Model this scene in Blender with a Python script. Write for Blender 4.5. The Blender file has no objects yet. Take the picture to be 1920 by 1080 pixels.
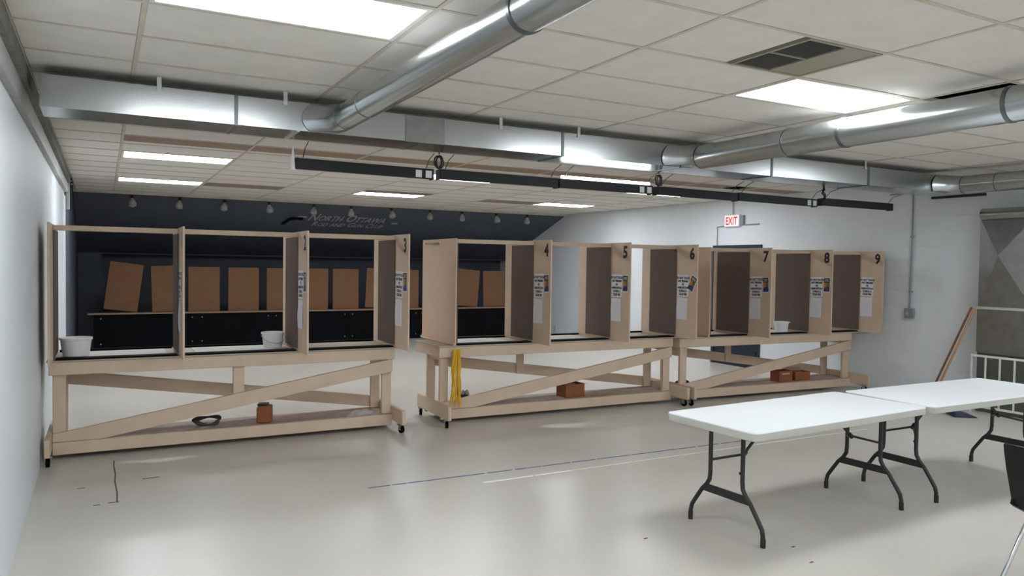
import bpy, bmesh, math, random
from mathutils import Vector, Matrix
random.seed(7)
C = bpy.context.scene.collection
SC = bpy.context.scene
PI = math.pi
H = 2.911                      # ceiling height
XL, XR = -0.45, 9.72           # left / right wall
YB, YF = 18.6, -3.6            # far end, end behind the camera

# ------------------------------------------------------------------ camera
yaw, pitch, roll, fpx = 0.4974, -0.0307, 0.0141, 1414.8
fw = Vector((math.sin(yaw)*math.cos(pitch), math.cos(yaw)*math.cos(pitch), math.sin(pitch)))
r0 = Vector((math.cos(yaw), -math.sin(yaw), 0)); u0 = r0.cross(fw)
rt = r0*math.cos(roll) + u0*math.sin(roll); up = -r0*math.sin(roll) + u0*math.cos(roll)
cam = bpy.data.cameras.new('camera'); co = bpy.data.objects.new('camera', cam); C.objects.link(co)
cam.sensor_width = 36; cam.lens = 36*fpx/1920; cam.clip_end = 200; cam.clip_start = 0.05
m3 = Matrix((rt, up, -fw)).transposed()
co.matrix_world = Matrix.Translation((0, 0, 1.711)) @ m3.to_4x4()
SC.camera = co
# ------------------------------------------------------------------ world, exposure
w = bpy.data.worlds.new('world'); SC.world = w; w.use_nodes = True
w.node_tree.nodes['Background'].inputs[0].default_value = (0, 0, 0, 1)
SC.view_settings.view_transform = 'Standard'; SC.view_settings.look = 'None'
SC.view_settings.gamma = 1; SC.view_settings.exposure = 0.42
SC.view_settings.use_curve_mapping = False
LAMP = 17.0                     # radiance of the fluorescent diffusers

# ------------------------------------------------------------------ materials
def lin(c):
    return tuple(((v/255)/12.92 if v/255 <= .04045 else ((v/255+.055)/1.055)**2.4) for v in c) + (1,)
def mat(name, col, rough=.6, metal=0., var=0., vscale=6., bump=0., bscale=60., spec=.5, stretch=None, rvar=0.):
    m = bpy.data.materials.new(name); m.use_nodes = True
    nt = m.node_tree; b = nt.nodes['Principled BSDF']
    b.inputs['Roughness'].default_value = rough; b.inputs['Metallic'].default_value = metal
    b.inputs['Specular IOR Level'].default_value = spec
    c = lin(col); b.inputs['Base Color'].default_value = c
    tc = None
    if var or bump or rvar:
        tc = nt.nodes.new('ShaderNodeTexCoord'); mp = nt.nodes.new('ShaderNodeMapping')
        nt.links.new(tc.outputs['Object'], mp.inputs[0])
        if stretch: mp.inputs['Scale'].default_value = stretch
    if var or rvar:
        n = nt.nodes.new('ShaderNodeTexNoise'); n.inputs['Scale'].default_value = vscale; n.inputs['Detail'].default_value = 5
        nt.links.new(mp.outputs[0], n.inputs[0])
        if var:
            cr = nt.nodes.new('ShaderNodeValToRGB')
            cr.color_ramp.elements[0].position = .3; cr.color_ramp.elements[1].position = .7
            cr.color_ramp.elements[0].color = tuple(v*(1-var) for v in c[:3]) + (1,)
            cr.color_ramp.elements[1].color = tuple(min(1, v*(1+var)) for v in c[:3]) + (1,)
            nt.links.new(n.outputs['Fac'], cr.inputs[0]); nt.links.new(cr.outputs[0], b.inputs['Base Color'])
        if rvar:
            mr = nt.nodes.new('ShaderNodeMapRange'); mr.inputs[3].default_value = rough-rvar; mr.inputs[4].default_value = rough+rvar
            nt.links.new(n.outputs['Fac'], mr.inputs[0]); nt.links.new(mr.outputs[0], b.inputs['Roughness'])
    if bump:
        n2 = nt.nodes.new('ShaderNodeTexNoise'); n2.inputs['Scale'].default_value = bscale; n2.inputs['Detail'].default_value = 3
        nt.links.new(mp.outputs[0], n2.inputs[0])
        bp = nt.nodes.new('ShaderNodeBump'); bp.inputs['Strength'].default_value = bump; bp.inputs['Distance'].default_value = .01
        nt.links.new(n2.outputs['Fac'], bp.inputs['Height']); nt.links.new(bp.outputs[0], b.inputs['Normal'])
    return m
def emit(name, col, s):
    m = bpy.data.materials.new(name); m.use_nodes = True; nt = m.node_tree
    nt.nodes.remove(nt.nodes['Principled BSDF']); e = nt.nodes.new('ShaderNodeEmission')
    e.inputs[0].default_value = lin(col); e.inputs[1].default_value = s
    nt.links.new(e.outputs[0], nt.nodes['Material Output'].inputs[0]); return m
def block_mat(name, col):
    m = mat(name, col, rough=.55, var=.03, vscale=1.5)
    nt = m.node_tree; b = nt.nodes['Principled BSDF']
    tc = nt.nodes.new('ShaderNodeTexCoord'); sx = nt.nodes.new('ShaderNodeSeparateXYZ'); cx = nt.nodes.new('ShaderNodeCombineXYZ')
    nt.links.new(tc.outputs['Object'], sx.inputs[0]); nt.links.new(sx.outputs[1], cx.inputs[0]); nt.links.new(sx.outputs[2], cx.inputs[1])
    br = nt.nodes.new('ShaderNodeTexBrick'); br.inputs['Scale'].default_value = 1
    br.inputs['Brick Width'].default_value = .406; br.inputs['Row Height'].default_value = .203; br.inputs['Mortar Size'].default_value = .006
    br.inputs['Mortar Smooth'].default_value = .6
    nt.links.new(cx.outputs[0], br.inputs[0])
    bp = nt.nodes.new('ShaderNodeBump'); bp.inputs['Strength'].default_value = .35; bp.inputs['Distance'].default_value = .004; bp.invert = True
    nt.links.new(br.outputs['Fac'], bp.inputs['Height']); nt.links.new(bp.outputs[0], b.inputs['Normal'])
    return m

M = dict(
 floor=mat('painted concrete', (196, 192, 184), .31, var=.05, vscale=.9, bump=.05, bscale=9, rvar=.07, spec=.5),
 wall=mat('white wall paint', (222, 229, 234), .5, var=.02, vscale=1.2),
 block=block_mat('painted block', (224, 229, 233)),
 tile=mat('ceiling tile', (222, 217, 209), .9, var=.04, vscale=5, bump=.25, bscale=180),
 tile_brown=mat('aged tile', (150, 130, 110), .9, var=.06, vscale=8, bump=.2, bscale=150),
 tbar=mat('grid bar', (200, 190, 173), .6, var=.1, vscale=7),
 deck=mat('grey roof deck', (92, 90, 86), .8, var=.08, vscale=3),
 beam=mat('grey weathered beam', (120, 122, 116), .8, var=.2, vscale=14, bump=.5, bscale=40),
 rail=mat('pale rail', (190, 192, 190), .5, var=.08, vscale=8),
 galv=mat('galvanised steel', (188, 193, 194), .24, 1., var=.02, vscale=9, rvar=.03),
 galv2=mat('dull galvanised steel', (150, 152, 150), .38, 1., var=.1, vscale=10, rvar=.08),
 seam=mat('duct seam', (110, 116, 118), .35, 1.),
 strap=mat('hanger strap', (205, 208, 206), .4, .6),
 black=mat('black metal', (22, 20, 24), .45),
 housing=mat('black fixture housing', (15, 13, 17), .6, 0.),
 rubber=mat('black rubber', (9, 9, 10), .9, spec=.15),
 tan=mat('tan painted wood', (209, 186, 162), .6, var=.05, vscale=5, bump=.1, bscale=50),
 board=mat('tan particle board', (207, 183, 160), .62, var=.04, vscale=9, bump=.08, bscale=120),
 shelf=mat('worn shelf board', (166, 152, 140), .8, var=.14, vscale=7, bump=.2, bscale=60),
 carpet=mat('grey carpet lining', (112, 100, 94), .98, var=.1, vscale=60, bump=.6, bscale=220, spec=.1),
 bench=mat('bench top', (178, 166, 150), .6, var=.06, vscale=5),
 paper=mat('white paper', (226, 226, 232), .7),
 paper2=mat('printed paper', (205, 206, 216), .7),
 ink=mat('black ink', (25, 24, 30), .6),
 flyd=mat('flyer dark', (42, 34, 26), .5), flyo=mat('flyer orange', (188, 118, 52), .5), flyg=mat('flyer green', (84, 108, 46), .5), flyb=mat('flyer blue', (40, 46, 104), .5),
 mat_white=mat('pale bench mat', (206, 204, 198), .7, var=.03),
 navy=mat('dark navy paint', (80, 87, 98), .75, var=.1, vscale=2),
 trap=mat('black trap plate', (12, 13, 18), .85, var=.2, vscale=2, spec=.15),
 ledge=mat('wood ledge', (150, 122, 98), .7, var=.1, vscale=8),
 card=mat('cardboard', (130, 94, 66), .85, var=.06, vscale=10, bump=.1, bscale=90),
 box=mat('brown carton', (140, 84, 50), .8, var=.08, vscale=8),
 boxin=mat('carton inside', (196, 180, 156), .8),
 silver=mat('silver lettering', (186, 190, 194), .4, .3),
 lampglass=mat('grey flood lamp glass', (150, 150, 146), .3),
 white_plastic=mat('white plastic', (243, 243, 246), .4),
 tabletop=mat('white moulded tabletop', (232, 236, 238), .42, bump=.04, bscale=300),
 skirt=mat('grey tabletop edge', (196, 196, 188), .5),
 legsteel=mat('charcoal powder coat', (44, 46, 47), .42, .3),
 chrome=mat('chrome', (215, 216, 218), .12, 1.),
 shell=mat('black plastic shell', (10, 11, 14), .45, spec=.35),
 doorm=mat('navy door paint', (28, 36, 54), .45),
 conduit=mat('grey conduit', (150, 156, 158), .5, .4),
 exitred=emit('exit red letters', (235, 30, 45), 1.2), exitface=emit('exit sign face', (255, 226, 226), .95),
 diff=emit('lamp diffuser', (246, 250, 255), LAMP),
 yellow=mat('yellow rope', (226, 178, 40), .6, var=.1, vscale=30),
 brownstick=mat('brown stick', (122, 78, 48), .5, var=.12, vscale=12), palestick=mat('pale stick', (186, 140, 100), .5),
 navyplast=mat('navy plastic', (26, 34, 64), .4),
 cloth=mat('grey cloth', (168, 162, 160), .9, var=.25, vscale=14), darkcloth=mat('dark cloth', (60, 44, 38), .9, var=.3, vscale=12),
 darkcap=mat('charcoal cloth', (62, 60, 58), .9, var=.3, vscale=18), blue=mat('blue floor line', (92, 104, 150), .5, var=.25, vscale=12), whiteline=mat('white floor line', (246, 245, 240), .5),
 crack=mat('floor crack', (104, 92, 82), .9, var=.3, vscale=14),
 whitepaint=mat('white painted steel', (222, 222, 216), .4),
 louver=mat('dark louvre', (96, 98, 92), .5, .4), plate=mat('vent plate', (150, 142, 126), .6),
 wheelgrey=mat('caster steel', (150, 150, 150), .35, .8),
)

# ------------------------------------------------------------------ mesh helpers
class MB:
    def __init__(s): s.bm = bmesh.new(); s.mi = 0
    def _v(s, co): return s.bm.verts.new(co)
    def _f(s, vs):
        try:
            f = s.bm.faces.new(vs); f.material_index = s.mi; return f
        except ValueError: return None
    def hexa(s, p):
        v = [s._v(q) for q in p]
        for f in ((0,3,2,1),(4,5,6,7),(0,1,5,4),(1,2,6,5),(2,3,7,6),(3,0,4,7)): s._f([v[i] for i in f])
        return s
    def box(s, x0, x1, y0, y1, z0, z1):
        return s.hexa([(x0,y0,z0),(x1,y0,z0),(x1,y1,z0),(x0,y1,z0),(x0,y0,z1),(x1,y0,z1),(x1,y1,z1),(x0,y1,z1)])
    def beam(s, a, b, wdt, thk, upv=(0,0,1)):          # rectangular bar a->b: wdt along up, thk sideways
        a, b = Vector(a), Vector(b); d = (b-a).normalized(); sd = d.cross(Vector(upv)).normalized(); u = sd.cross(d)
        P = []
        for e in (a, b):
            for (i, j) in ((-1,-1),(1,-1),(1,1),(-1,1)): P.append(e + sd*thk/2*i + u*wdt/2*j)
        return s.hexa([P[0],P[1],P[2],P[3],P[4],P[5],P[6],P[7]])
    def tube(s, pts, r, n=10, caps=True):
        pts = [Vector(p) for p in pts]; rs = r if isinstance(r, (list, tuple)) else [r]*len(pts)
        rings = []; ref = None
        for i, p in enumerate(pts):
            t = ((pts[min(i+1, len(pts)-1)]-p).normalized() + (p-pts[max(i-1, 0)]).normalized()).normalized()
            if ref is None:
                ref = Vector((0,0,1)) if abs(t.z) < .9 else Vector((1,0,0))
            a = (ref - t*ref.dot(t)).normalized(); b = t.cross(a); ref = a
            rings.append([s._v(p + (a*math.cos(2*PI*k/n) + b*math.sin(2*PI*k/n))*rs[i]) for k in range(n)])
        for i in range(len(rings)-1):
            for k in range(n): s._f([rings[i][k], rings[i][(k+1) % n], rings[i+1][(k+1) % n], rings[i+1][k]])
        if caps: s._f(rings[0][::-1]); s._f(rings[-1])
        return s
    def lathe(s, prof, c=(0,0,0), n=20, cap0=True, cap1=False):   # prof (r,z)
        rings = [[s._v((c[0]+r*math.cos(2*PI*k/n), c[1]+r*math.sin(2*PI*k/n), c[2]+z)) for k in range(n)] for r, z in prof]
        for i in range(len(rings)-1):
            for k in range(n): s._f([rings[i][k], rings[i][(k+1) % n], rings[i+1][(k+1) % n], rings[i+1][k]])
        if cap0: s._f(rings[0][::-1])
        if cap1: s._f(rings[-1])
        return s
    def prism(s, pts, off):
        a = [s._v(p) for p in pts]; b = [s._v(Vector(p)+Vector(off)) for p in pts]
        s._f(a[::-1]); s._f(b); n = len(a)
        for i in range(n): s._f([a[i], a[(i+1) % n], b[(i+1) % n], b[i]])
        return s
    def grid(s, rows):
        V = [[s._v(p) for p in r] for r in rows]
        for i in range(len(V)-1):
            for j in range(len(V[0])-1): s._f([V[i][j], V[i][j+1], V[i+1][j+1], V[i+1][j]])
        return s
    def add_mesh(s, me, mtx, mi):
        n0 = len(s.bm.faces); t = me.copy(); t.transform(mtx); s.bm.from_mesh(t); bpy.data.meshes.remove(t)
        s.bm.faces.ensure_lookup_table()
        for f in s.bm.faces[n0:]: f.material_index = mi
        return s
    def bevel(s, w_):
        bmesh.ops.bevel(s.bm, geom=list(s.bm.edges), offset=w_, segments=1, affect='EDGES', clamp_overlap=True); return s
    def build(s, name, mt, parent=None, smooth=False):
        bmesh.ops.recalc_face_normals(s.bm, faces=s.bm.faces)
        me = bpy.data.meshes.new(name); s.bm.to_mesh(me); s.bm.free()
        for x in (mt if isinstance(mt, (list, tuple)) else [mt]): me.materials.append(M[x])
        if smooth:
            me.polygons.foreach_set('use_smooth', [True]*len(me.polygons)); me.set_sharp_from_angle(angle=math.radians(40))
        o = bpy.data.objects.new(name, me); C.objects.link(o); o.parent = parent; return o
def tag(o, label=None, cat=None, group=None, kind=None):
    if label: o['label'] = label
    if cat: o['category'] = cat
    if group: o['group'] = group
    if kind: o['kind'] = kind
    return o
def thing(name, label, cat, loc=(0,0,0), rz=0., group=None):
    o = bpy.data.objects.new(name, None); C.objects.link(o); o.location = loc; o.rotation_euler = (0,0,rz)
    o.empty_display_size = .1
    return tag(o, label, cat, group)
def struct(o): o['kind'] = 'structure'; return o
def B(*a): return MB().box(*a)
def inst(src, name, parent, loc=(0,0,0), rot=(0,0,0)):
    o = bpy.data.objects.new(name, src.data); C.objects.link(o); o.parent = parent; o.location = loc; o.rotation_euler = rot; return o
_tc = {}
def text_mesh(body, size=1., bold=0., align='CENTER', small=False, shear=0., sx=1.):
    key = (body, size, bold, align, small, shear)
    if key in _tc: return _tc[key]
    cu = bpy.data.curves.new('t', 'FONT'); cu.body = body; cu.size = size; cu.offset = bold; cu.align_x = align
    cu.resolution_u = 2; cu.fill_mode = 'FRONT'; cu.shear = shear
    if small:
        cu.small_caps_scale = .74
        for f in cu.body_format: f.use_small_caps = True
    o = bpy.data.objects.new('t', cu); C.objects.link(o); bpy.context.view_layer.update()
    dg = bpy.context.evaluated_depsgraph_get(); me = bpy.data.meshes.new_from_object(o.evaluated_get(dg))
    bpy.data.objects.remove(o); bpy.data.curves.remove(cu); _tc[key] = me; return me
def frame(X, Y, o, sx=1., sy=1.):
    X = Vector(X).normalized(); Y = Vector(Y).normalized(); Z = X.cross(Y)
    return Matrix(((X.x*sx, Y.x*sy, Z.x, o[0]), (X.y*sx, Y.y*sy, Z.y, o[1]), (X.z*sx, Y.z*sy, Z.z, o[2]), (0,0,0,1)))

# ================================================================== SETTING
floor = struct(B(XL-.2, XR+.2, YF-.2, YB+.2, -.1, 0).build('floor', 'floor'))
ceiling = struct(B(XL-.2, XR+.2, YF-.2, YB+.2, H+.7, H+.8).build('ceiling', 'deck'))
wl = struct(B(XL-.2, XL-.03, YF-.2, YB+.2, 0, H+.8).build('wall_left', 'wall'))
wr = struct(B(XR, XR+.2, YF-.2, YB+.2, 0, H+.8).build('wall_right', 'block'))
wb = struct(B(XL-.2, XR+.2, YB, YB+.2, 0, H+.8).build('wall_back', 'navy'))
wf = struct(B(XL-.2, XR+.2, YF-.2, YF, 0, H+.8).build('wall_front', 'wall'))
# left wall panels (large white sheets) and the head track
B(XL-.03, XL, YF, 7.33, 0.0, 2.60).build('wall_panel', 'wall', wl)
B(XL-.03, XL-.015, 7.37, 12.6, 0.0, 2.60).build('wall_panel', 'wall', wl)
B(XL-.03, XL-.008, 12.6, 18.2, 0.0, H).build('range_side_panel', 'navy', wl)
t1 = struct(MB().box(XL-.03, XL+.012, YF, 12.62, 2.665, 2.80).build('trim_1', 'rail'))
tag(t1)
B(XL-.03, XL+.045, YF, 12.62, 2.80, H+.02).build('head_beam', 'beam', t1)
B(XL-.02, XL+.035, 12.62, 12.68, 2.42, H).build('end_bracket', 'rail', t1)
# right wall: dark end of the range is left white in the photo; base line
# floor joint cracks and painted lines
mb = MB()
cp = [(.082,7.2),(.078,7.0),(.086,6.75),(.080,6.5),(.09,6.2),(.086,5.94)]
for a, b in zip(cp, cp[1:]): mb.beam((*a, .0006), (*b, .0006), .0012, .011)
mb.build('crack', 'crack', floor)
mb = MB()
for (x, y, l) in ((-.17,6.42,.05),(-.06,5.93,.04),(.03,5.95,.07),(.27,6.5,.12),(2.99,3.72,.03),(3.72,3.2,.03),(3.62,2.98,.03)):
    mb.beam((x,y,.0006), (x+l,y+.004,.0006), .0012, .014)
mb.build('floor_chip', 'crack', floor)
mb = MB(); x = 1.77
while x < 6.2:
    l = random.uniform(.10, .32); y = 5.507-.021*(x-1.77)
    mb.beam((x,y,.0008), (min(x+l, 6.25),y-.021*l,.0008), .0016, random.uniform(.016,.024)); x += l+random.uniform(.0,.03)
tag(mb.build('blue_floor_line', 'blue'), 'thin worn blue line painted across the concrete floor', 'floor line')
mb = MB(); x = 2.62
while x < 7.2:
    l = random.uniform(.2, .5); mb.beam((x,5.255,.0008), (x+l,5.254,.0008), .0016, .026 if x < 3.4 else .007); x += l+random.uniform(.0,.02)
tag(mb.build('white_floor_line', 'whiteline'), 'faint white line on the floor running beside the blue one', 'floor line')

# ---- ceiling grid, tiles, lights
GX, GY, TX, TY = .1777, 3.9544, 1.2192, .6096
lights = {(0,-1),(3,-1),(6,-1),(0,9),(3,9),(6,9),(0,14),(3,14),(6,14),(0,-6),(3,-6),(6,-6),(0,-11),(3,-11),(6,-11)}
full = B(-.5963, .5963, -.2914, .2914, 0, .014).build('ceiling_tile', 'tile', ceiling)
part_cache = {}
def tile(x0, x1, y0, y1, mt='tile'):
    g = .0135
    o = B(x0-(x0+x1)/2+g, x1-(x0+x1)/2-g, y0-(y0+y1)/2+g, y1-(y0+y1)/2-g, 0, .014).build('ceiling_tile', mt, ceiling)
    o.location = ((x0+x1)/2, (y0+y1)/2, H+.005); return o
first = True
jmin = -12; jmax = 18
YE = 15.25
for j in range(jmin, jmax+1):
    y0 = GY+j*TY; y1 = min(y0+TY, YE)
    if y0 > YE-.08: continue
    for i in range(-1, 8):
        x0 = GX+i*TX; x1 = x0+TX
        x0c = max(x0, XL+.04); x1c = min(x1, XR)
        if (i, j) in lights or x1c-x0c < .05: continue
        if (i, j) == (2, -2): tile(x0, x0+TX/2, y0, y1); continue
        if j == 7 and i >= 0:
            xm = x1c-.45 if i == 6 else x1c
            tile(x0c, xm, y0, y0+.75*TY, 'tile_brown'); tile(x0c, x1c, y0+.75*TY-.02, y1); continue
        if (i, j) == (3, 13):
            tile(x0c, x1c, y0, y0+.45*TY); continue
        if (i, j) in ((1, 14), (5, 14)): tile(x0c, x1c, y0, y1, 'tile_brown'); continue
        if (i, j) == (4, -2):
            tile(x0c+.29, x1c, y0, y1); continue
        if x0c == x0 and x1c == x1 and y1 == y0+TY:
            if first: o = full; first = False
            else: o = inst(full, 'ceiling_tile', ceiling)
            o.location = ((x0+x1)/2, (y0+y1)/2, H+.005+random.uniform(-.0015,.002))
            o.rotation_euler = (random.uniform(-.004,.004), random.uniform(-.0015,.0015), random.uniform(-.003,.003))
        else: tile(x0c, x1c, y0, y1)
for i in range(0, 8):
    x = GX+i*TX
    B(x-.012, x+.012, YF, YE, H, H+.03).build('grid_bar', 'tbar', ceiling)
for j in range(jmin, jmax+2):
    y = GY+j*TY
    if y < YE: B(XL, XR, y-.012, y+.012, H+.0005, H+.03).build('grid_bar', 'tbar', ceiling)
B(XL, XR, YE-.03, YE+.005, H-.03, H+.7).build('ceiling_edge', 'tbar', ceiling)
struct(B(XL, XL+.05, YF, 12.6, H-.002, H+.03).build('trim_2', 'tbar'))

lab = {(0,-1):'large ceiling light beside the first round duct pipe', (3,-1):'ceiling light next to the louvred air vent, beside the middle round duct',
 (6,-1):'ceiling light beyond the middle round duct toward the right wall', (0,9):'ceiling light just past the rectangular duct beside the brown tile strip, near the left wall',
 (3,9):'ceiling light half hidden behind the second and third hanging black lamps', (6,9):'ceiling light behind the hanging black lamps, nearer the right wall',
 (0,14):'farthest ceiling light along the left wall, close to the dark sloped baffle', (3,14):'ceiling light over the range with a black open slot beside it',
 (6,14):'far ceiling light near the white right wall and dark baffle'}
proto_f = proto_d = None
for (i, j) in sorted(lights):
    x0, y0 = GX+i*TX, GY+j*TY
    off = (i, j) not in lab or (i, j) == (6,-1)
    suf = '_%s_%s_offscreen' % ({0: 'left', 3: 'middle', 6: 'right'}[i], {-1: 'side', -6: 'overhead', -11: 'rear'}[j]) if off else ''
    l = thing('ceiling_light'+suf, lab.get((i,j), 'flat ceiling light in the part of the room behind the tables'), 'ceiling light', (x0+TX/2, y0+TY/2, H), 0, 'fluorescent panels in the ceiling grid')
    if proto_f is None:
        mb = MB(); a, b, t = TX/2-.014, TY/2-.014, .026
        for q in ((-a,a,-b,-b+t),(-a,a,b-t,b),(-a,-a+t,-b+t,b-t),(a-t,a,-b+t,b-t)): mb.box(*q, .0, .1)
        proto_f = mb.build('frame', 'whitepaint', l)
        proto_d = B(-a+t, a-t, -b+t, b-t, .006, .012).build('diffuser'+suf, 'diff', l)
        proto_h = B(-a, a, -b, b, .1005, .104).build('housing_top', 'whitepaint', l)
    else:
        inst(proto_f, 'frame', l); inst(proto_d, 'diffuser'+suf, l); inst(proto_h, 'housing_top', l)
# ---- air vent
vx0, vx1 = GX+2.5*TX+.014, GX+3*TX-.014; vy0, vy1 = GY-2*TY+.014, GY-TY-.014
v = thing('ceiling_vent', 'square ceiling vent, half dark louvres and half plain plate', 'vent', (vx0, vy0, H))
W_, D_ = vx1-vx0, vy1-vy0
mb = MB()
for q in ((0,W_,0,.02),(0,W_,D_-.02,D_),(0,.02,.02,D_-.02),(W_-.02,W_,.02,D_-.02),(.30,.32,.02,D_-.02)): mb.box(*q, -.004, .02)
mb.box(.02,.30,D_/2-.008,D_/2+.008,-.002,.02); mb.build('frame', 'plate', v)
B(.32, W_-.02, .02, D_-.02, .0, .008).build('blank_plate', 'plate', v)
mb = MB()
n = 34
for k in range(n):
    y = .024+(D_-.048)*k/(n-1); mb.beam((.02,y,.008), (.30,y,.008), .014, .003, (0,.5,1))
tag(mb.build('louvre', 'louver', v), kind='stuff')
mb = MB()
for q in ((.016,.02,.02,D_-.02,.021,.40),(.30,.304,.02,D_-.02,.021,.40),(.016,.304,.016,.02,.021,.40),(.016,.304,D_-.02,D_-.016,.021,.40),(.016,.304,.016,D_-.016,.40,.404)): mb.box(*q)
mb.build('duct_boot', 'galv2', v)

# ---- sloped baffle, bullet trap
SL = .36
def baf(y): return H-SL*(y-15.25)
YBf = 18.2
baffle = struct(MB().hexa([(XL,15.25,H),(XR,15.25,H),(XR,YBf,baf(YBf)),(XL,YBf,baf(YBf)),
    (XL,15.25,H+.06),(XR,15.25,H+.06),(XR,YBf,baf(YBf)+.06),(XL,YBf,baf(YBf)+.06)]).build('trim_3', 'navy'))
tag(baffle, 'dark navy sloped baffle hanging from the ceiling at the end of the range')
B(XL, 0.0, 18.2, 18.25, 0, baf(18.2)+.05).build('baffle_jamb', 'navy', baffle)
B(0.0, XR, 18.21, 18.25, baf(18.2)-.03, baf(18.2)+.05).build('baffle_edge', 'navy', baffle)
# club sign lettering on the baffle
Yd = Vector((0,-1,SL)); on = Vector((0,-SL,-1)).normalized()*.006
sg = thing('club_sign', 'silver lettering with a rifle emblem on the dark sloped baffle', 'sign', (3.3, 15.9, baf(15.9)))
def sgm(x, y, sx, sy): 
    o = Vector((x, y, baf(y))) + on - Vector((3.3,15.9,baf(15.9))); return frame((1,0,0), Yd, o, sx, sy)
MB().add_mesh(text_mesh('North Ottawa', 1, .012, 'LEFT', True, .25), sgm(3.80, 16.12, .255, .52), 0).build('lettering', 'silver', sg)
MB().add_mesh(text_mesh('Rod and Gun Club', 1, .010, 'LEFT', True, .2), sgm(3.94, 16.40, .195, .36), 0).build('lettering', 'silver', sg)
mb = MB()
def bp(x, y): return Vector((x,y,baf(y)))+on-Vector((3.3,15.9,baf(15.9)))
off = Vector((0,-SL,-1)).normalized()*.012
for poly in ([(3.30,16.36),(3.38,16.36),(3.46,16.14),(3.70,16.05),(3.70,16.00),(3.46,16.00),(3.40,16.04)],
             [(3.46,16.05),(3.66,16.12),(3.72,16.10),(3.52,15.99)]):
    mb.prism([bp(*p) for p in poly], off)
mb.build('rifle_emblem', 'trap', sg)
MB().prism([bp(3.56,15.95),bp(3.74,15.97),bp(3.76,15.93),bp(3.60,15.91)], off).build('rifle_highlight', 'silver', sg)
MB().prism([bp(5.66,16.12),bp(5.80,16.12),bp(5.80,16.09),bp(5.66,16.09)], off).build('sign_rule', 'silver', sg)
# unlit flood lamps under the front edge of the baffle
fl0 = None
for k, x in enumerate((.462,1.258,2.033,2.841,3.715,4.474,5.327,6.203,6.958,7.803,8.603)):
    z = H-.055
    f = thing('flood_lamp', 'unlit grey flood bulb, %s from the left wall in the row before the baffle' % ('first second third fourth fifth sixth seventh eighth ninth tenth eleventh'.split()[k]), 'lamp', (x, 15.17, z), 0, 'unlit flood bulbs along the baffle')
    f.rotation_euler = (-.25, .12 if k % 3 else -.08, 0)
    if fl0 is None:
        a = MB().lathe([(.032,0),(.032,-.05),(.024,-.055)], n=14, cap0=True, cap1=True).build('socket', 'black', f, True)
        b = MB().lathe([(.024,-.052),(.034,-.08),(.062,-.13),(.066,-.17),(.058,-.195),(.03,-.21),(.004,-.213)], n=16, cap0=True, cap1=True).build('bulb', 'lampglass', f, True)
        fl0 = (a, b)
    else: inst(fl0[0], 'socket', f); inst(fl0[1], 'bulb', f)
# bullet trap: black steel front with wood ledge
tr = thing('bullet_trap', 'long low black steel trap front with a narrow wooden ledge below the cardboard targets', 'bullet trap', (-.15, 16.2, 0))
xs = [0, 1.63, 3.26, 4.89, 6.52, 8.15, 9.8]
for a, b in zip(xs, xs[1:]): B(a+.004, b-.004, 0, .04, 0, .66).build('front_plate', 'trap', tr)
B(-.1, 9.8, -.05, .09, .66, .69).build('ledge', 'ledge', tr)
B(0, 9.8, .04, .08, 0, .66).build('backing', 'trap', tr)
bl = None
for x in (.12, 1.55, 1.72, 1.9, 3.18, 3.34, 4.8, 4.97, 6.45, 6.6):
    for z in (.1, .58):
        if bl is None: bl = MB().tube([(0,-.012,0),(0,.0,0)], .013, 8).build('bolt', 'wheelgrey', tr); bl.location = (x,0,z)
        else: inst(bl, 'bolt', tr, (x,0,z))
# cardboard targets standing behind the ledge
tg = [(.30,.58,.92,-.13,'cardboard target leaning strongly to one side, at the left end of the row'),(1.14,.57,.90,.03,None),(1.80,.59,.89,0,None),(2.56,.60,.885,0,None),(3.32,.60,.88,0,None),
      (4.02,.58,.88,.0,None),(4.70,.575,.88,.0,None),(5.42,.57,.88,-.05,None),(6.12,.57,.87,.0,None),(6.86,.57,.87,0,None),(7.62,.58,.87,-.08,'cardboard target leaning slightly, seen past the carpeted partition of booth 4'),(8.36,.57,.86,.02,None)]
for (x, wd, ht, tilt, lb) in tg:
    o = MB().box(-wd/2, wd/2, 0, .008, 0, ht).bevel(.002).build('cardboard_target', 'card')
    o.location = (x, 16.31, .69+abs(math.sin(tilt))*wd/2); o.rotation_euler = (-.0, tilt*-1, 0)
    tn = 'first second third fourth fifth sixth seventh eighth ninth tenth eleventh twelfth'.split()
    tag(o, lb or 'upright cardboard target, %s after the strongly leaning board on the trap ledge' % tn[len([q for q in tg if q[0] < x])-1], 'target', 'cardboard targets on the trap ledge')

# ================================================================== DUCTS
dx0, dx1, dy0, dy1, dz0, dz1 = -.34, 8.98, 5.5, 5.90, 2.648, 2.848
du = thing('rectangular_duct', 'long rectangular galvanised duct hung across the room under the ceiling', 'duct', (dx0, dy0, dz0))
cuts = [0, 1.15, 2.50, 3.80, 5.1, 6.3, 7.8, dx1-dx0]
for a, b in zip(cuts, cuts[1:]):
    s_ = MB().box(a+.001, b-.001, 0, dy1-dy0, 0, dz1-dz0)
    s_.build('duct_section', 'galv', du)
for c in cuts[1:-1]:
    mb = MB()
    mb.box(c-.012, c+.012, -.007, 0, 0, dz1-dz0); mb.box(c-.012, c+.012, -.007, dy1-dy0, -.006, 0); mb.build('joint_flange', 'seam', du)
for x in (.33+.34, 1.14+.34, 2.86+.34, 3.62+.34, 5.9+.34, 7.4+.34):
    mb = MB(); mb.box(x-.014, x+.014, -.006, -.002, .18, .262); mb.box(x-.014, x+.014, -.012, -.002, .172, .182); mb.build('hanger_strap', 'strap', du)
mb = MB(); mb.box(2.04+.34, 2.36+.34, -.012, 0, -.004, .195); mb.build('access_patch', 'galv2', du)
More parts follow.
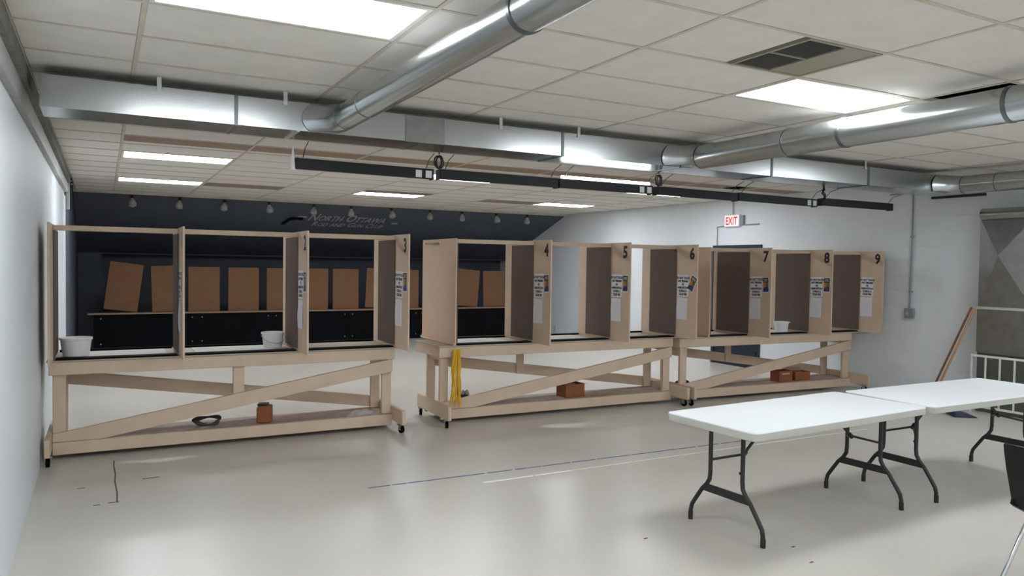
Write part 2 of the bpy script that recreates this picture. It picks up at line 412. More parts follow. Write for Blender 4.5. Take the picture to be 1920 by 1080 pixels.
mb = MB(); mb.box(1.23+.34-.012, 1.23+.34+.012, -.006, .41, -.008, -.001); mb.build('hanger_strap', 'strap', du)
def pipe(x, z, r, y_end, bands, label, name='round_duct'):
    p = thing(name, label, 'duct', (x, dy0, z))
    cut = [0.22] + [dy0-b for b in bands] + [dy0-y_end]
    for a, b in zip(cut, cut[1:]):
        MB().tube([(0,-a,0), (0,-b,0)], r, 40).build('pipe_section', 'galv', p, True)
    # skewed boot between pipe and rectangular duct
    n = 36; rows = []
    for t in (0, .25, .5, .75, 1.0):
        rr = r*(1+.55*(1-t)**2); cx = -.10*(1-t)**2
        rows.append([(cx+rr*1.15*math.cos(2*PI*k/n) if t == 0 else cx+rr*math.cos(2*PI*k/n), -.010-.210*t, min(max(rr*math.sin(2*PI*k/n)*(1 if t > .3 else .9), -(z-dz0)+.004), dz1-z-.004) if t < .8 else rr*math.sin(2*PI*k/n)) for k in range(n+1)])
    MB().grid(rows).build('boot', 'galv', p, True)
    for q, bnd in enumerate([dy0-.22] + list(bands)):
        hw = .004 if q < 2 else .012
        MB().tube([(0,bnd-dy0-hw,0), (0,bnd-dy0+hw,0)], r+(.002 if q < 2 else .005), 40).build('band', 'seam', p, True)
    for bnd in [b_ for b_ in bands if b_ < 2.2]:  # hanger rods up to the ceiling
        mb = MB().tube([(0,bnd-dy0,r), (0,bnd-dy0,H-z)], .006, 8); mb.build('hanger_rod', 'strap', p)
    return p
pipe(1.517, 2.743, .090, -3.5, [4.78, 2.70, .9, -.9, -2.5], 'round galvanised duct pipe nearest the left wall, overhead beside the big ceiling light')
pipe(4.83, 2.722, .108, -3.5, [4.28, 3.76, 2.60, .9, -.9, -2.5], 'round galvanised duct pipe in the middle, passing the ceiling light beside the vent')
pipe(8.88, 2.722, .104, -3.5, [4.9, 3.3, 1.6, -.2, -1.9], 'round galvanised duct pipe joining the end of the rectangular duct by the right wall')

# ---- hanging black strip lamps in a row
ly = 6.05
segs = [(1.33,2.49,None),(2.55,3.74,None),(3.76,4.86,'lit'),(4.93,6.02,None),(6.04,7.27,None),(7.38,8.645,None)]
seglab = ['hanging black strip lamp at the left end of the row, with a white hanger cap', 'hanging black strip lamp right of the first cable coil, with pale end plates beside it',
  'hanging black strip lamp with a glowing white tube along its top', 'hanging black strip lamp right of the second cable coil', 'hanging black strip lamp ending in two pale plates near the exit sign', 'short hanging black strip lamp at the right end of the row by the white wall']
for k, (a, b, lit) in enumerate(segs):
    L = b-a; zb = 2.436 if k < 5 else 2.45
    f = thing('strip_lamp', seglab[k], 'lamp', (a, ly, zb), 0, 'black strip lamps hanging under the duct')
    f.rotation_euler = (0, .006 if k in (0, 3, 4) else .0, 0)
    mb = MB(); mb.box(0,L,-.034,-.030,.0,.086); mb.box(0,L,-.034,.060,.084,.088); mb.box(0,L,.058,.062,.052,.086); mb.build('housing', 'housing', f)
    B(.004, L-.004, -.012, .03, .0882, .094).build('top_reflector', 'rail', f)
    B(.006, L-.006, -.029, .057, .081, .0838).build('inner_reflector', 'white_plastic', f)
    if lit: MB().tube([(.03,-.012,.108),(L-.03,-.012,.108)], .013, 12).build('upper_tube', 'diff', f, True)
    for s_ in (-.0025, L-.0025): B(s_, s_+.005, -.03, .058, .0, .083).build('end_cap', 'housing', f)
    for x in (.06, L-.06):
        top = H-.005 if k == 5 and x > .5 else dz0-.008
        yy = -(ly-dy1)-.03
        MB().tube([(x,0,.09),(x,yy*.4,.16),(x,yy,dz0-zb-.014)], .0035, 6).build('hanger_wire', 'black', f)
    if k in (0, 2, 4):
        for q in (.165, .075): B(L-q, L-q+.055, -.0385, -.0342, .012, .072).build('end_plate', 'strap', f)
    if k == 0:
        MB().lathe([(.002,.20),(.010,.12),(.016,.05),(.030,.0),(.018,-.01)], (-.016,0,.0), 12).build('hanger_cap', 'white_plastic', f, True)
def coil(x, y, z, lb):
    mb = MB(); pts = []
    for k in range(60):
        a = 2*PI*k/18; pts.append((.032*math.cos(a)+.008*math.sin(a*.3), .012*(k/60-.5)*2, .050*math.sin(a)+.006*math.cos(a*.37)))
    mb.tube(pts, .006, 6); mb.tube([(.0,0,.065),(.01,0,.11),(0,0,.14)], .005, 6); mb.tube([(.02,0,-.06),(.03,0,-.1),(.03,0.0,-.125)], .005, 6)
    o = mb.build('cable_coil', 'black', None, True); o.location = (x, y, z); tag(o, lb, 'cable', 'coiled cables between the strip lamps'); return o
coil(2.52, 5.98, 2.575, 'black cable coiled beside the end plates of the first hanging lamp')
coil(4.90, 5.98, 2.575, 'black cable looped above the gap after the glowing hanging lamp')
mb = MB(); mb.tube([(0,0,.13),(.03,0,.08),(-.01,0,.04),(.035,0,.0),(0,0,-.05),(.02,0,-.09)], .009, 6); mb.tube([(.03,0,.13),(.0,0,.06),(.05,0,.02),(.02,0,-.09)], .008, 6)
o = mb.build('cable_bundle', 'black', None, True); o.location = (7.31, 5.98, 2.55); tag(o, 'tangled black cable between the last two hanging lamps', 'cable')

# ================================================================== BOOTH CARTS
def notice(parent, yc, z, rot=0.):
    w_, h_ = .205, .27
    mb = MB(); mb.mi = 0
    mb.box(-.0016, -.0006, -w_/2, w_/2, -h_/2, h_/2)
    for k, s_ in enumerate(('DO NOT TOUCH', 'ANY FIREARM', 'OR', 'AMMUNITION', 'DURING A', 'CEASE FIRE')):
        me = text_mesh(s_, .036, .0022)
        mb.add_mesh(me, frame((0,-1,0), (0,0,1), (-.0022, 0, h_/2-.052-k*.040), .84, 1.0), 1)
    o = mb.build('notice_sheet', ['paper', 'ink'], parent); o.location = (0, yc, z); o.rotation_euler = (rot,0,0); return o
def lower_sheet(parent, yc, z, rot=0.):
    w_, h_ = .195, .27; rows = []
    for i in range(9):
        t = i/8; rows.append([(-.0016-.0035*(1-math.cos(t*PI*1.6))*(.3+.7*j/3), -w_/2+w_*j/3, h_/2-h_*t) for j in range(4)])
    mb = MB().grid(rows)
    mb.mi = 1
    for k in range(9): mb.box(-.0098, -.0094, -.075, .075-(k % 3)*.016, h_/2-.05-k*.022, h_/2-.047-k*.022)
    o = mb.build('printed_sheet', ['paper', 'paper2'], parent); o.location = (0, yc, z); o.rotation_euler = (rot,0,0); return o
def flyer(parent, yc, z, rot=0.):
    w_, h_ = .112, .195
    mb = MB(); mb.mi = 0; mb.box(-.0016,-.0006,-w_/2,w_/2,-h_/2,h_/2)
    a = w_/2-.008
    mb.mi = 1; mb.box(-.0022,-.0016,-a,a,.03,h_/2-.008)
    mb.mi = 2; mb.box(-.0022,-.0016,0,a,-.03,.03)
    mb.mi = 3; mb.box(-.0022,-.0016,-a,0,-.03,.03)
    mb.mi = 4; mb.box(-.0022,-.0016,-a,a,-h_/2+.008,-.03)
    mb.mi = 2; mb.prism([(-.0023,a,-.03),(-.0023,a*.3,-.03),(-.0023,a,-.055)], (-.0003,0,0))
    mb.mi = 0
    for k in range(3): mb.box(-.0026,-.0022,-a*.7,a*.7,.045+k*.012,.049+k*.012)
    o = mb.build('flyer', ['paper', 'flyd', 'flyo', 'flyg', 'flyb'], parent); o.location = (0, yc, z); o.rotation_euler = (rot,0,0); return o

def caster(parent, x, y, rz=0.):
    c = bpy.data.objects.new('caster', None); C.objects.link(c); c.parent = parent; c.location = (x,y,0); c.rotation_euler = (0,0,rz); c.empty_display_size = .05
    MB().tube([(-.014,0,.036),(.014,0,.036)], .036, 18).build('wheel', 'rubber', c, True)
    mb = MB(); mb.box(-.022,-.018,-.016,.022,.03,.085); mb.box(.018,.022,-.016,.022,.03,.085); mb.box(-.03,.03,-.03,.035,.08,.09); mb.build('fork', 'wheelgrey', c)
    return c

def cart(x0, y0, yaw_, Wd, panels, legs, ly0, label, zo, left_kind, numbers, mats, extra, bo=0., cd=.52):
    ct = thing('shooting_booth', label, 'shooting booth', (x0, y0, 0), yaw_, 'rolling wooden shooting booths')
    ZB, ZT = .846+zo, 2.0+zo
    DEP = .71
    def wood(name, *a, mt='tan', bev=.004): return MB().box(*a).bevel(bev).build(name, mt, ct)
    (l0, l1), (l2, l3) = legs
    ly1 = ly0+.33
    # base
    for (a, b) in ((l0-.042, l0-.002), (l3+.002, l3+.042)): wood('sill', a, b, -.30+bo, .62+bo, .09, .235)
    rf = ly0-.042+bo
    wood('base_rail', l0, l3, rf, rf+.038, .042, .15)
    wood('base_rail', l0, l3, ly1+.092, ly1+.13, .05, .15)
    wood('shelf', l0, l3, rf+.04, ly1+.09, .132, .152, mt='shelf', bev=.002)
    for (a, b) in legs:
        wood('leg', a, b, ly0, ly0+.04, .153, ZB-.017)
        wood('leg', a, b, ly1+.045, ly1+.085, .153, ZB-.017)
        wood('end_cleat', a+.02, a+.058, ly0+.042, ly1+.043, ZB-.17, ZB-.10)
    for (a, b) in legs: 
        for yy in (-.10, .69): pass
    for sx in (l0-.022, l3+.022):
        for yy in (-.22+bo, .55+bo): caster(ct, sx, yy, random.uniform(-.6,.6))
    # braces
    yb = ly0-.024
    zl, zr = .165, ZB-.195; k_ = (zr-zl)/(l3-l0-.1); hw = .064*math.sqrt(1+k_*k_)
    zc_ = lambda x: zl+k_*(x-l0-.05)
    xb = l0+.05+(.1535+hw-zl)/k_
    MB().prism([(l0, yb-.018, .1535), (xb, yb-.018, .1535), (l3, yb-.018, zc_(l3)-hw), (l3, yb-.018, min(zc_(l3)+hw, ZB-.127)), (l3-.03, yb-.018, min(zc_(l3-.03)+hw, ZB-.127)), (l0, yb-.018, zc_(l0)+hw)], (0,.036,0)).bevel(.003).build('front_brace', 'tan', ct)
    ybk = ly1+.108
    MB().beam((l0+.05, ybk-.002, ZB-.20), (l3-.05, ybk-.002, .215), .12, .036).bevel(.004).build('rear_brace', 'tan', ct)
    if extra == 'front_post': wood('centre_post', (l0+l3)/2-.05, (l0+l3)/2+.05, ly0, ly0+.036, .46, ZB-.115)
    else: wood('centre_post', (l0+l3)/2-.42, (l0+l3)/2-.33, ly1+.05, ly1+.086, .42, ZB-.02)
    # bench frame
    wood('front_apron', 0, Wd, 0, .038, ZB-.125, ZB-.016)
    wood('rear_apron', 0, Wd, DEP-.038, DEP, ZB-.125, ZB-.016)
    wood('end_apron', 0, .038, .040, DEP-.040, ZB-.125, ZB-.016)
    wood('end_apron', Wd-.038, Wd, .040, DEP-.040, ZB-.125, ZB-.016)
    wood('bench_top', -.015, max(Wd+.01, panels[-1]+.03), -.006, DEP+.006, ZB-.015, ZB, mt='bench', bev=.003)
    th = .009
    # partitions
    for k, px in enumerate(panels):
        ext = -.38
        if k == 0 and left_kind == 'plain': ext = 0.0
        back = DEP if not (k == 0 and left_kind == 'plain') else 1.0
        p = MB().box(-th, th, ext, back, ZB+.001, ZT).bevel(.002).build('partition', 'board', ct); p.location = (px, 0, 0)
        if k > 0:
            B(-th-.013, -th, .0, cd, ZB+.03, ZT-.05).build('carpet_lining', 'carpet', p)
        if k < len(panels)-1:
            B(th, th+.013, .0, cd, ZB+.03, ZT-.05).build('carpet_lining', 'carpet', p)
        num = numbers[k]
        if num:
            me = text_mesh(num, .19, .007)
            o = MB().add_mesh(me, frame((0,-1,0), (0,0,1), (-th-.0012, -.285, ZT-.175), .95, 1.0), 0).build('number', 'ink', p)
        if ext < 0 and k > 0:
            r1 = random.uniform(-.02,.02)
            n_ = notice(p, -.125, ZT-.505, r1); n_.location.x = -th
            s_ = lower_sheet(p, -.118, ZT-.79, random.uniform(-.03,.03)); s_.location.x = -th
            fr = {'6': .5, '4': -.06, '7': -.05}.get(num, random.uniform(-.02,.02))
            if num != '9':
                f_ = flyer(p, -.295, ZT-.475, fr); f_.location.x = -th
        if ext < 0 and k == 0:
            n_ = notice(p, -.14, ZT-.50, .03); n_.location.x = -th
        if k == 0 and left_kind == 'plain':
            mb = MB(); mb.box(-th-.02, -th, -.01, back, ZB+.001, ZB+.028); mb.bevel(.004).build('ledge_strip', 'board', p)
            MB().tube([(-th,.48,ZT-.05),(-th-.03,.50,ZT-.05),(-th-.03,.82,ZT-.045),(-th,.84,ZT-.045)], .012, 8).build('grab_handle', 'shelf', p, True)
            MB().tube([(-th-.004,.02,ZB-.03),(-th-.03,.01,ZB-.03),(-th-.034,.01,ZB+.01)], .007, 8).build('hook', 'wheelgrey', p, True)
    # head rails and bench mats bay by bay
    for a, b in zip(panels, panels[1:]):
        wood('head_rail', a+th+.001, b-th-.001, .0, .085, ZT-.052, ZT-.008)
        B(a+th+.014, b-th-.014, .0, .12, ZB+.0002, ZB+.015).build('rubber_strip', 'rubber', ct)
        B(a+th+.014, b-th-.014, .665, .70, ZB+.0002, ZB+.02).build('rubber_strip', 'rubber', ct)
    for (bay, f0, f1, mt_) in mats:
        a, b = panels[bay]+th+.02, panels[bay+1]-th-.02
        MB().box(a+(b-a)*f0, a+(b-a)*f1, .14, .62, ZB+.0002, ZB+.006).build('bench_mat', mt_, ct)
    return ct
U1 = cart(-.402, 7.41, -.006, 3.05, [.026, 1.016, 2.072, 3.057], ((.026,.125),(2.93,3.028)), .042,
   'tan rolling booth unit with numbers 2 and 3, standing against the left wall', 0., 'ext', [None, '1', '2', '3'],
   [(0,.12,.93,'mat_white'),(1,.12,.95,'mat_white'),(2,.0,.7,'bench')], 'front_post')
U2 = cart(3.15, 7.40, -.02, 3.15, [.185, 1.14, 2.195, 3.19], ((.025,.12),(3.03,3.135)), .042,
   'tan rolling booth unit with numbers 4, 5 and 6 and a plain outer side panel', -.012, 'plain', [None, '4', '5', '6'],
   [(0,.0,.78,'mat_white'),(1,.0,.85,'mat_white'),(2,.0,.7,'bench')], 'rear_post')
U3 = cart(6.385, 7.315, -.052, 3.06, [.47, 1.13, 2.215, 3.20], ((.045,.15),(2.94,3.05)), .042,
   'tan rolling booth unit with numbers 7, 8 and 9 by the white block wall', -.025, 'plain', [None, '7', '8', '9'],
   [(0,.0,.7,'bench'),(1,.0,.9,'mat_white'),(2,.0,.8,'bench')], 'none', cd=.62)

# ---- tubs on the benches
def tub(x, y, z, r, h, lb, lip=True, handle=False):
    t = thing('plastic_tub', lb, 'tub', (x,y,z), random.uniform(0,.5), 'white plastic tubs on the benches')
    k = .86
    MB().lathe([(r*k*.98,0),(r*k,.006),(r,h-.02),(r+.008,h-.018),(r+.009,h),(r-.003,h),(r*k-.004,.008),(.002,.008)], n=36).build('tub_body', 'white_plastic', t, True)
    if handle:
        pts = [((r+.012)*math.cos(a), (r+.012)*math.sin(a)*.98, h-.03-.075*math.sin(a*1.0)) for a in [PI*i/14 for i in range(15)]]
        pts = [(p[0], -p[1], p[2]) for p in pts]
        MB().tube(pts, .0025, 6).build('wire_handle', 'wheelgrey', t, True)
    else: B(-.025,.025,-r-.022,-r-.004,h-.012,h-.003).build('lip_tab', 'white_plastic', t)
    return t
tub(-.208, 7.72, .8525, .122, .16, 'white tub in the corner booth against the left wall')
tub(1.505, 7.80, .8525, .105, .15, 'white pail with wire handle in the booth beside number 2', handle=True)
tub(8.38, 7.49, .828, .098, .14, 'white tub on the bench between numbers 7 and 8')

# ---- things on the lower shelves
SZ = .1525
def put(o, lb, cat, group=None): return tag(o, lb, cat, group)
def crumple(w_, d_, h_, seed, n=14, m=8, ring=False):
    rnd = random.Random(seed); rows = []
    ph = [rnd.uniform(0,6.28) for _ in range(8)]
    top = []
    for i in range(m+1):
        t = i/m; row = []
        for k in range(n+1):
            a = 2*PI*k/n; rr = math.sin(t*PI/2)
            wob = 1+.16*math.sin(3*a+ph[0])+.12*math.sin(5*a+ph[1]+t*2)
            z = h_*(math.cos(t*PI/2))*(1+.35*math.sin(4*a+ph[2])*math.sin(t*PI)) if not ring else h_*math.sin(min(1,t*1.15)*PI)*(1+.3*math.sin(2*a+ph[3]))+.006
            row.append((w_/2*rr*wob*math.cos(a), d_/2*rr*wob*math.sin(a), max(.003, z) if i < m else 0))
        top.append(row)
    return MB().grid(top)
t = thing('padded_ring', 'dark grey padded ring with a pale middle on the low shelf', 'pad', (.86, 7.57, SZ), .15)
MB().tube([(.115*math.cos(a)*(1+.12*math.sin(3*a)), .075*math.sin(a), .052+.022*math.sin(a)+.006*math.sin(2*a+1)) for a in [2*PI*i/26 for i in range(27)]], [.016+.006*math.sin(i*.9) for i in range(27)], 8).build('rim', 'darkcap', t, True)
crumple(.20, .13, .035, 3).build('lining', 'cloth', t, True)
o = crumple(.30, .10, .05, 11).build('folded_rag', 'cloth', None, True); o.location = (2.32, 7.50, SZ); o.rotation_euler = (0,0,.25); put(o, 'crumpled pale rag on the shelf under number 3', 'rag')
t = thing('wooden_block_box', 'small brown carton with a dark top piece on the shelf under number 2', 'box', (1.37, 7.53, SZ), -.35)
MB().box(-.055,.075,-.07,.07,0,.165).bevel(.012).build('carton', 'box', t)
B(-.050,.04,-.05,.05,.165,.185).build('dark_flap', 'black', t)
B(-.0565,-.0552,-.06,.06,.012,.15).build('side_panel', 'card', t)
# yellow rope bundle
mb = MB(); rnd = random.Random(5)
for k in range(18):
    ax, ay = rnd.uniform(-.055,.055), rnd.uniform(-.028,.028); ph = rnd.uniform(0,6.28); pts = []
    zend = rnd.uniform(.17,.30)
    for i in range(15):
        t_ = i/14; z = .80+(zend-.80)*t_
        pts.append((ax*(.7+.3*t_)+.012*math.sin(9*t_+ph), ay*(.3+t_)+.010*math.cos(7*t_+ph), z))
    mb.tube(pts, .0075, 6)
o = mb.build('yellow_rope', 'yellow', None, True); o.location = (3.325, 7.34, .0); put(o, 'bundle of yellow rope hanging from the corner hook of the booth', 'rope')
o = crumple(.17, .12, .10, 21).build('small_bag', 'darkcloth', None, True); o.location = (3.53, 7.60, SZ); put(o, 'dark crumpled pouch lying behind the hanging yellow rope', 'pouch')
o = crumple(.16, .10, .12, 23).build('white_rag', 'cloth', None, True); o.location = (3.60, 7.72, SZ); put(o, 'small pale rag beside the dark pouch on the shelf', 'rag')
def carton(x, y, w_, d_, h_, rz, lb, flaps=True, hole=False):
    t = thing('carton', lb, 'carton', (x,y,SZ), rz, 'open brown cartons on the shelves')
    mb = MB(); s_ = .004
    mb.box(-w_/2,w_/2,-d_/2,-d_/2+s_,0,h_); mb.box(-w_/2,w_/2,d_/2-s_,d_/2,0,h_)
    mb.box(-w_/2,-w_/2+s_,-d_/2+s_,d_/2-s_,0,h_); mb.box(w_/2-s_,w_/2,-d_/2+s_,d_/2-s_,0,h_); mb.box(-w_/2,w_/2,-d_/2,d_/2,0,s_)
    mb.build('carton_body', 'box', t)
    if flaps: B(-w_/2+.006,w_/2-.006,-d_/2+.006,d_/2-.006,h_-.03,h_-.024).build('contents', 'boxin', t)
    if flaps:
        mb = MB(); 
        mb.hexa([(-w_/2,d_/2-.004,h_-.002),(w_/2,d_/2-.004,h_-.002),(w_/2+.01,d_/2+.05,h_+.03),(-w_/2,d_/2+.05,h_+.02),(-w_/2,d_/2-.004,h_+.002),(w_/2,d_/2-.004,h_+.002),(w_/2+.01,d_/2+.05,h_+.034),(-w_/2,d_/2+.05,h_+.024)])
        mb.build('flap', 'boxin', t)
        MB().hexa([(w_/2-.004,-d_/2,h_),(w_/2-.004,d_/2,h_),(w_/2+.04,d_/2,h_-.02),(w_/2+.045,-d_/2,h_-.012),(w_/2-.004,-d_/2,h_+.004),(w_/2-.004,d_/2,h_+.004),(w_/2+.04,d_/2,h_-.016),(w_/2+.045,-d_/2,h_-.008)]).build('flap', 'boxin', t)
        MB().hexa([(-w_/2+.01,-d_/2+.004,h_-.004),(w_/2-.01,-d_/2+.004,h_-.004),(w_/2-.03,d_/2*.2,h_-.03),(-w_/2+.03,d_/2*.3,h_-.026),(-w_/2+.01,-d_/2+.004,h_),(w_/2-.01,-d_/2+.004,h_),(w_/2-.03,d_/2*.2,h_-.026),(-w_/2+.03,d_/2*.3,h_-.022)]).build('flap', 'boxin', t)
    if hole: MB().box(-w_*.28,w_*.28,-d_/2-.001,-d_/2+.0005,h_*.68,h_*.80).build('handle_slot', 'boxin', t)
    return t
carton(4.92, 7.56, .27, .20, .155, .05, 'open brown carton with pale flaps on the shelf between 4 and 5')
carton(8.28, 7.38, .24, .17, .15, -.05, 'brown carton with a hand slot on the shelf under number 8', flaps=False, hole=True)
carton(8.62, 7.38, .26, .17, .12, -.12, 'low brown carton with crumpled flaps beside the slotted carton')
o = MB().beam((-.16,0,.008),(.16,0.01,.008),.016,.02).bevel(.003).build('wood_stick', 'ledge'); o.location = (5.30, 7.44, SZ); o.rotation_euler = (0,0,.06); put(o, 'short wooden stick lying on the shelf beside the open carton', 'stick')
o = crumple(.24, .16, .07, 31).build('brown_bag', 'darkcloth', None, True); o.location = (6.70, 7.60, SZ); put(o, 'dark brown bag slumped on the shelf behind the first leg under number 7', 'bag')
o = crumple(.14, .10, .06, 37).build('brown_cloth', 'darkcloth', None, True); o.location = (7.08, 7.46, SZ); put(o, 'small dark brown cloth on the shelf behind the diagonal brace', 'cloth')

# ================================================================== RIGHT WALL
d1 = struct(B(XR-.012, XR-.001, 9.2, 10.2, 0.0, 2.04).build('door_1', 'doorm'))
mb = MB(); mb.box(XR-.03,XR-.0005,9.13,9.2,0,2.11); mb.box(XR-.03,XR-.0005,10.2,10.27,0,2.11); mb.box(XR-.03,XR-.0005,9.2,10.2,2.04,2.11); mb.build('door_frame', 'doorm', d1)
mb = MB(); mb.tube([(XR-.075,9.3,1.0),(XR-.075,10.1,1.0)], .018, 10); mb.box(XR-.09,XR-.012,9.26,9.34,.96,1.05); mb.box(XR-.09,XR-.012,10.06,10.14,.96,1.05); mb.build('push_bar', 'black', d1)
for z in (.25, 1.05, 1.85): MB().tube([(XR-.034,9.2,z-.05),(XR-.034,9.2,z+.05)], .012, 8).build('hinge', 'black', d1)
ex = thing('exit_sign', 'white box exit sign with glowing red letters on the right wall above the door', 'sign', (XR, 9.79, 2.43))
MB().box(-.06,-.001,-.178,.178,0,.21).bevel(.008).build('sign_box', 'white_plastic', ex)
B(-.0625,-.0602,-.16,.16,.018,.192).build('sign_face', 'exitface', ex)
MB().add_mesh(text_mesh('EXIT', .19, .004), frame((0,-1,0),(0,0,1),(-.0635,0,.038),.72,1.), 0).build('lettering', 'exitred', ex)
MB().tube([(-.03,0,.21),(-.03,0,H-2.43)], .009, 8).build('drop_conduit', 'conduit', ex)
B(-.05,-.001,-.26,-.18,.03,.19).build('battery_box', 'conduit', ex)
mb = MB(); mb.tube([(XR-.012,10.18,2.1),(XR-.012,10.18,2.44),(XR-.012,9.97,2.45)], .010, 8); o = mb.build('wall_conduit', 'conduit'); tag(o, 'thin grey conduit rising from the door to the exit sign', 'conduit')
mb = MB(); mb.tube([(XR-.012,9.5,2.455),(XR-.012,9.2,2.458)], .010, 8); o = mb.build('wall_conduit', 'conduit'); tag(o, 'short grey conduit stub running out beside the exit sign', 'conduit')
bx = thing('electrical_box', 'grey outlet box at the foot of a vertical conduit on the white wall', 'outlet', (XR, 6.46, 1.06))
MB().box(-.045,-.001,-.07,.07,0,.13).bevel(.008).build('box_body', 'conduit', bx)
MB().tube([(-.046,.02,.065),(-.052,.02,.065)], .02, 12).build('receptacle', 'rail', bx)
MB().tube([(-.018,0,.13),(-.018,0,H-1.06-.02)], .012, 10).build('conduit', 'conduit', bx)
for z in (.35, 1.1): B(-.02,-.001,-.025,.025,z,z+.02).build('conduit_clip', 'conduit', bx)
o = B(XR-.03,XR-.001,6.14,6.80,2.755,2.775).build('channel_strut', 'conduit'); tag(o, 'thin grey strut high on the white wall crossing the conduit', 'strut')
o = B(XR-.06,XR-.001,5.50,6.18,2.66,2.69).build('channel_strut', 'black'); tag(o, 'dark strut high on the wall under the end of the duct', 'strut')
B(XR-.03,XR-.001,15.60,15.68,.1,.25).build('wall_outlet', 'rail', wr)

# air handler plenum
XP = 9.40
pl = thing('air_plenum', 'tall dull metal air plenum with cross-creased panels against the right wall', 'air plenum', (XP, 5.39, 0))
B(.02, XR-XP-.001, -1.9, 0, .72, 2.36).build('cabinet', 'galv2', pl)
for k in range(3):
    ya, yb_ = -.62*k-.004, -.62*(k+1)+.004
    if k == 2: yb_ = -1.9
    yc, zc = (ya+yb_)/2+.05, 1.9
    mb = MB(); P = [(.016,ya,1.29),(.016,yb_,1.29),(.016,yb_,2.35),(.016,ya,2.35)]; c = (-.06,yc,zc)
    for i in range(4):
        a, b = P[i], P[(i+1) % 4]; v_ = [mb._v(q) for q in (a,b,c)]; mb._f(v_)
    mb.build('creased_panel', 'galv2', pl)
    B(-.0, .018, yb_, ya, .74, 1.25).build('lower_panel', 'galv2', pl)
B(-.035, .02, -1.9, .012, 1.255, 1.285).build('flange', 'strap', pl)
MB().tube([(.03,-.02,2.40),(.03,-1.9,2.40)], .075, 24).build('top_duct', 'galv', pl, True)
B(.03, XR-XP-.001, -1.9, -.005, 0.0, .72).build('base_cabinet', 'louver', pl)
gd = thing('wire_guard', 'white painted steel guard with upright bars before the plenum base', 'guard', (9.33, 5.40, 0))
for z in (.075, .69): B(-.012, .012, -1.9, 0, z-.012, z+.012).build('guard_rail', 'whitepaint', gd)
for k in range(12):
    y = -.01-.165*k
    if y < -1.89: break
    B(-.008, .008, y-.008, y+.008, .088, .677).build('guard_bar', 'whitepaint', gd)
for y in (-.01, -1.85): B(-.01, .01, y-.01, y+.01, 0, .062).build('guard_foot', 'whitepaint', gd)
for k, (m_, dy, lb) in enumerate((('brownstick', 0., 'dark brown wooden pole leaning against the metal plenum'), ('palestick', -.08, 'lighter wooden pole leaning beside the dark brown one'))):
    o = MB().tube([(9.35,5.96+dy*.7,.012),(9.375,5.44+dy*.5,1.27-.02*k)], .013, 10).build('wooden_pole', m_, None, True); tag(o, lb, 'pole', 'poles leaning by the plenum')
dp = thing('dust_pan', 'dark navy dust pan lying on the floor under the far table', 'dust pan', (8.95, 5.28, 0), .9)
MB().hexa([(-.16,-.13,0),(.16,-.13,0),(.16,.13,0),(-.16,.13,0),(-.15,-.12,.012),(.15,-.12,.012),(.15,.12,.07),(-.15,.12,.07)]).bevel(.006).build('pan', 'navyplast', dp)
MB().tube([(0,.12,.055),(0,.26,.06)], .016, 8).build('pan_handle', 'navyplast', dp, True)

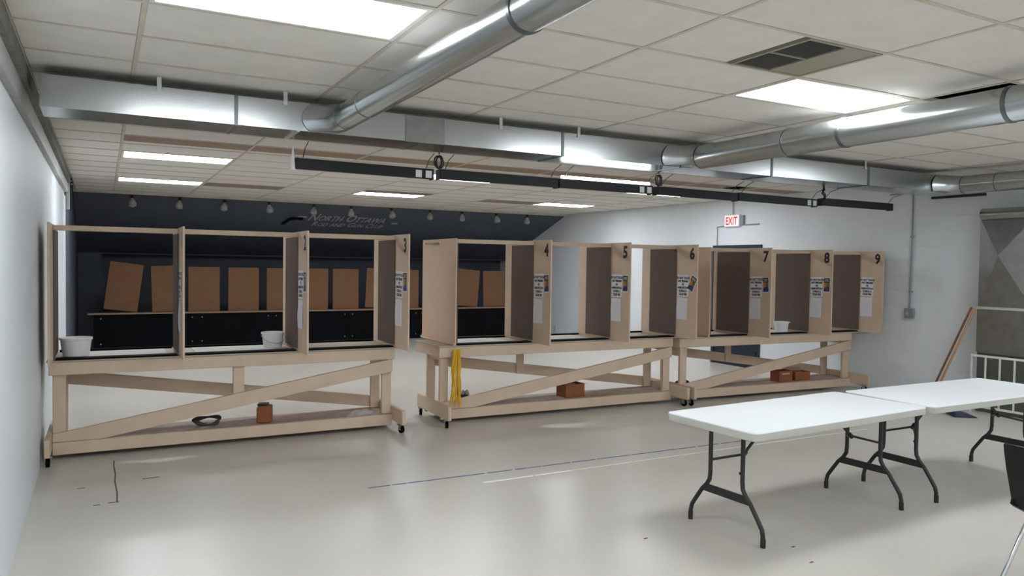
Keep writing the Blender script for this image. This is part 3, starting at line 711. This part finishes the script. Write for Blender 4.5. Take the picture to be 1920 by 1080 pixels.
# ================================================================== TABLES
def table(x, y, rz, lb):
    L, Wt, Z, R_ = 1.829, .762, .737, .055
    t = thing('folding_table', lb, 'table', (x,y,0), rz, 'white folding tables')
    def outline(off, n=7):
        P = []
        for cx, cy, a0 in ((L-R_,R_,-PI/2),(L-R_,Wt-R_,0),(R_,Wt-R_,PI/2),(R_,R_,PI)):
            for k in range(n+1):
                a = a0+PI/2*k/n; P.append((cx+(R_+off)*math.cos(a), cy+(R_+off)*math.sin(a)))
        return P
    mb = MB()
    lv = [(-.012,Z),(-.003,Z-.002),(0,Z-.008)]
    rings = [[mb._v((px,py,z)) for px, py in outline(o_)] for o_, z in lv]
    mb._f(rings[0]); n = len(rings[0])
    for i in range(2):
        for k in range(n): mb._f([rings[i][k], rings[i][(k+1) % n], rings[i+1][(k+1) % n], rings[i+1][k]])
    mb._f(rings[-1][::-1])
    mb.build('table_top', 'tabletop', t, True)
    mb = MB()
    lv = [(-.002,Z-.0082),(-.003,Z-.046),(-.008,Z-.054),(-.03,Z-.054),(-.03,Z-.012)]
    rings = [[mb._v((px,py,z)) for px, py in outline(o_)] for o_, z in lv]
    for i in range(len(lv)-1):
        for k in range(n): mb._f([rings[i][k], rings[i][(k+1) % n], rings[i+1][(k+1) % n], rings[i+1][k]])
    mb.build('edge_skirt', 'skirt', t, True)
    for sgn, xe in ((1, .184), (-1, L-.184)):
        zt = Z-.012
        for s_ in (-1, 1):
            c = Wt/2
            pts = [(xe,c+s_*.135,zt),(xe,c+s_*.135,.36),(xe,c+s_*.14,.315),(xe,c+s_*.165,.275),(xe,c+s_*.205,.235),(xe,c+s_*.265,.150),(xe,c+s_*.293,.108),(xe,c+s_*.303,.07),(xe,c+s_*.305,.015)]
            lg = MB().tube(pts, .0145, 12).build('leg', 'legsteel', t, True)
            MB().lathe([(.0165,0),(.017,.05),(.0155,.055)], (xe,c+s_*.305,0), 12, True, True).build('foot_cap', 'black', lg, True)
        c = Wt/2
        MB().hexa([(xe-.006,c-.195,.228),(xe+.006,c-.195,.228),(xe+.006,c+.195,.228),(xe-.006,c+.195,.228),(xe-.006,c-.165,.278),(xe+.006,c-.165,.278),(xe+.006,c+.165,.278),(xe-.006,c+.165,.278)]).build('lower_crossbar', 'legsteel', t)
        P = (xe+sgn*.16, c, .49)
        for s_ in (-1, 1): MB().tube([(xe,c+s_*.135,.445), P], .0085, 10).build('brace_arm', 'legsteel', t, True)
        MB().tube([P, (xe+sgn*.40,c,.688)], .010, 10).build('diagonal_stay', 'legsteel', t, True)
        MB().tube([(P[0]-sgn*.015,c,.48),(P[0]+sgn*.02,c,.505)], .017, 10).build('stay_collar', 'black', t, True)
        MB().tube([(xe-sgn*.012,c-.135,.42),(xe-sgn*.024,c-.135,.42)], .010, 8).build('lock_button', 'black', t, True)
    for k in (.3, 1.5): B(k, k+.03, .06, Wt-.06, Z-.03, Z-.009).build('under_rib', 'skirt', t)
    return t
table(3.372, 3.188, .056, 'white folding table farther from the metal plenum, its near end standing free')
table(5.225, 3.275, -.008, 'white folding table butted end to end, nearer the metal plenum')

# ================================================================== CHAIR
ch = thing('shell_chair', 'black plastic shell chair on chrome legs beside the second table', 'chair', (4.44, 2.03, 0), 0.12)
prof = [(.235,.425,.19),(.21,.448,.20),(.10,.437,.21),(-.05,.428,.215),(-.14,.432,.215),(-.185,.455,.212),(-.21,.51,.21),(-.228,.58,.215),(-.248,.67,.224),(-.27,.76,.228),(-.281,.803,.228),(-.284,.812,.222)]
rows = []
for (px, pz, hw) in prof:
    row = []
    for j in range(9):
        s_ = -1+2*j/8
        c = abs(s_)**3
        row.append((px+c*(.035 if pz > .5 else 0), hw*s_, pz+c*(.03 if pz <= .5 else 0)))
    rows.append(row)
o = MB().grid(rows).build('seat_shell', 'shell', ch, True)
md = o.modifiers.new('thick', 'SOLIDIFY'); md.thickness = .006; md.offset = 0
for s_ in (-1, 1):
    MB().tube([(-.06,s_*.13,.413),(-.10,s_*.165,.37),(-.235,s_*.245,.012)], .0115, 10).build('leg', 'chrome', ch, True)
    MB().tube([(.12,s_*.13,.413),(.15,s_*.165,.37),(.22,s_*.225,.012)], .0115, 10).build('leg', 'chrome', ch, True)
    MB().tube([(-.08,s_*.13,.415),(.14,s_*.13,.42)], .0105, 8).build('side_rail', 'chrome', ch, True)
    for (px, py) in ((-.237,.246),(.2215,.226)): MB().lathe([(.014,0),(.015,.02),(.013,.026)], (px,s_*py,0), 10, True, True).build('glide', 'rubber', ch, True)
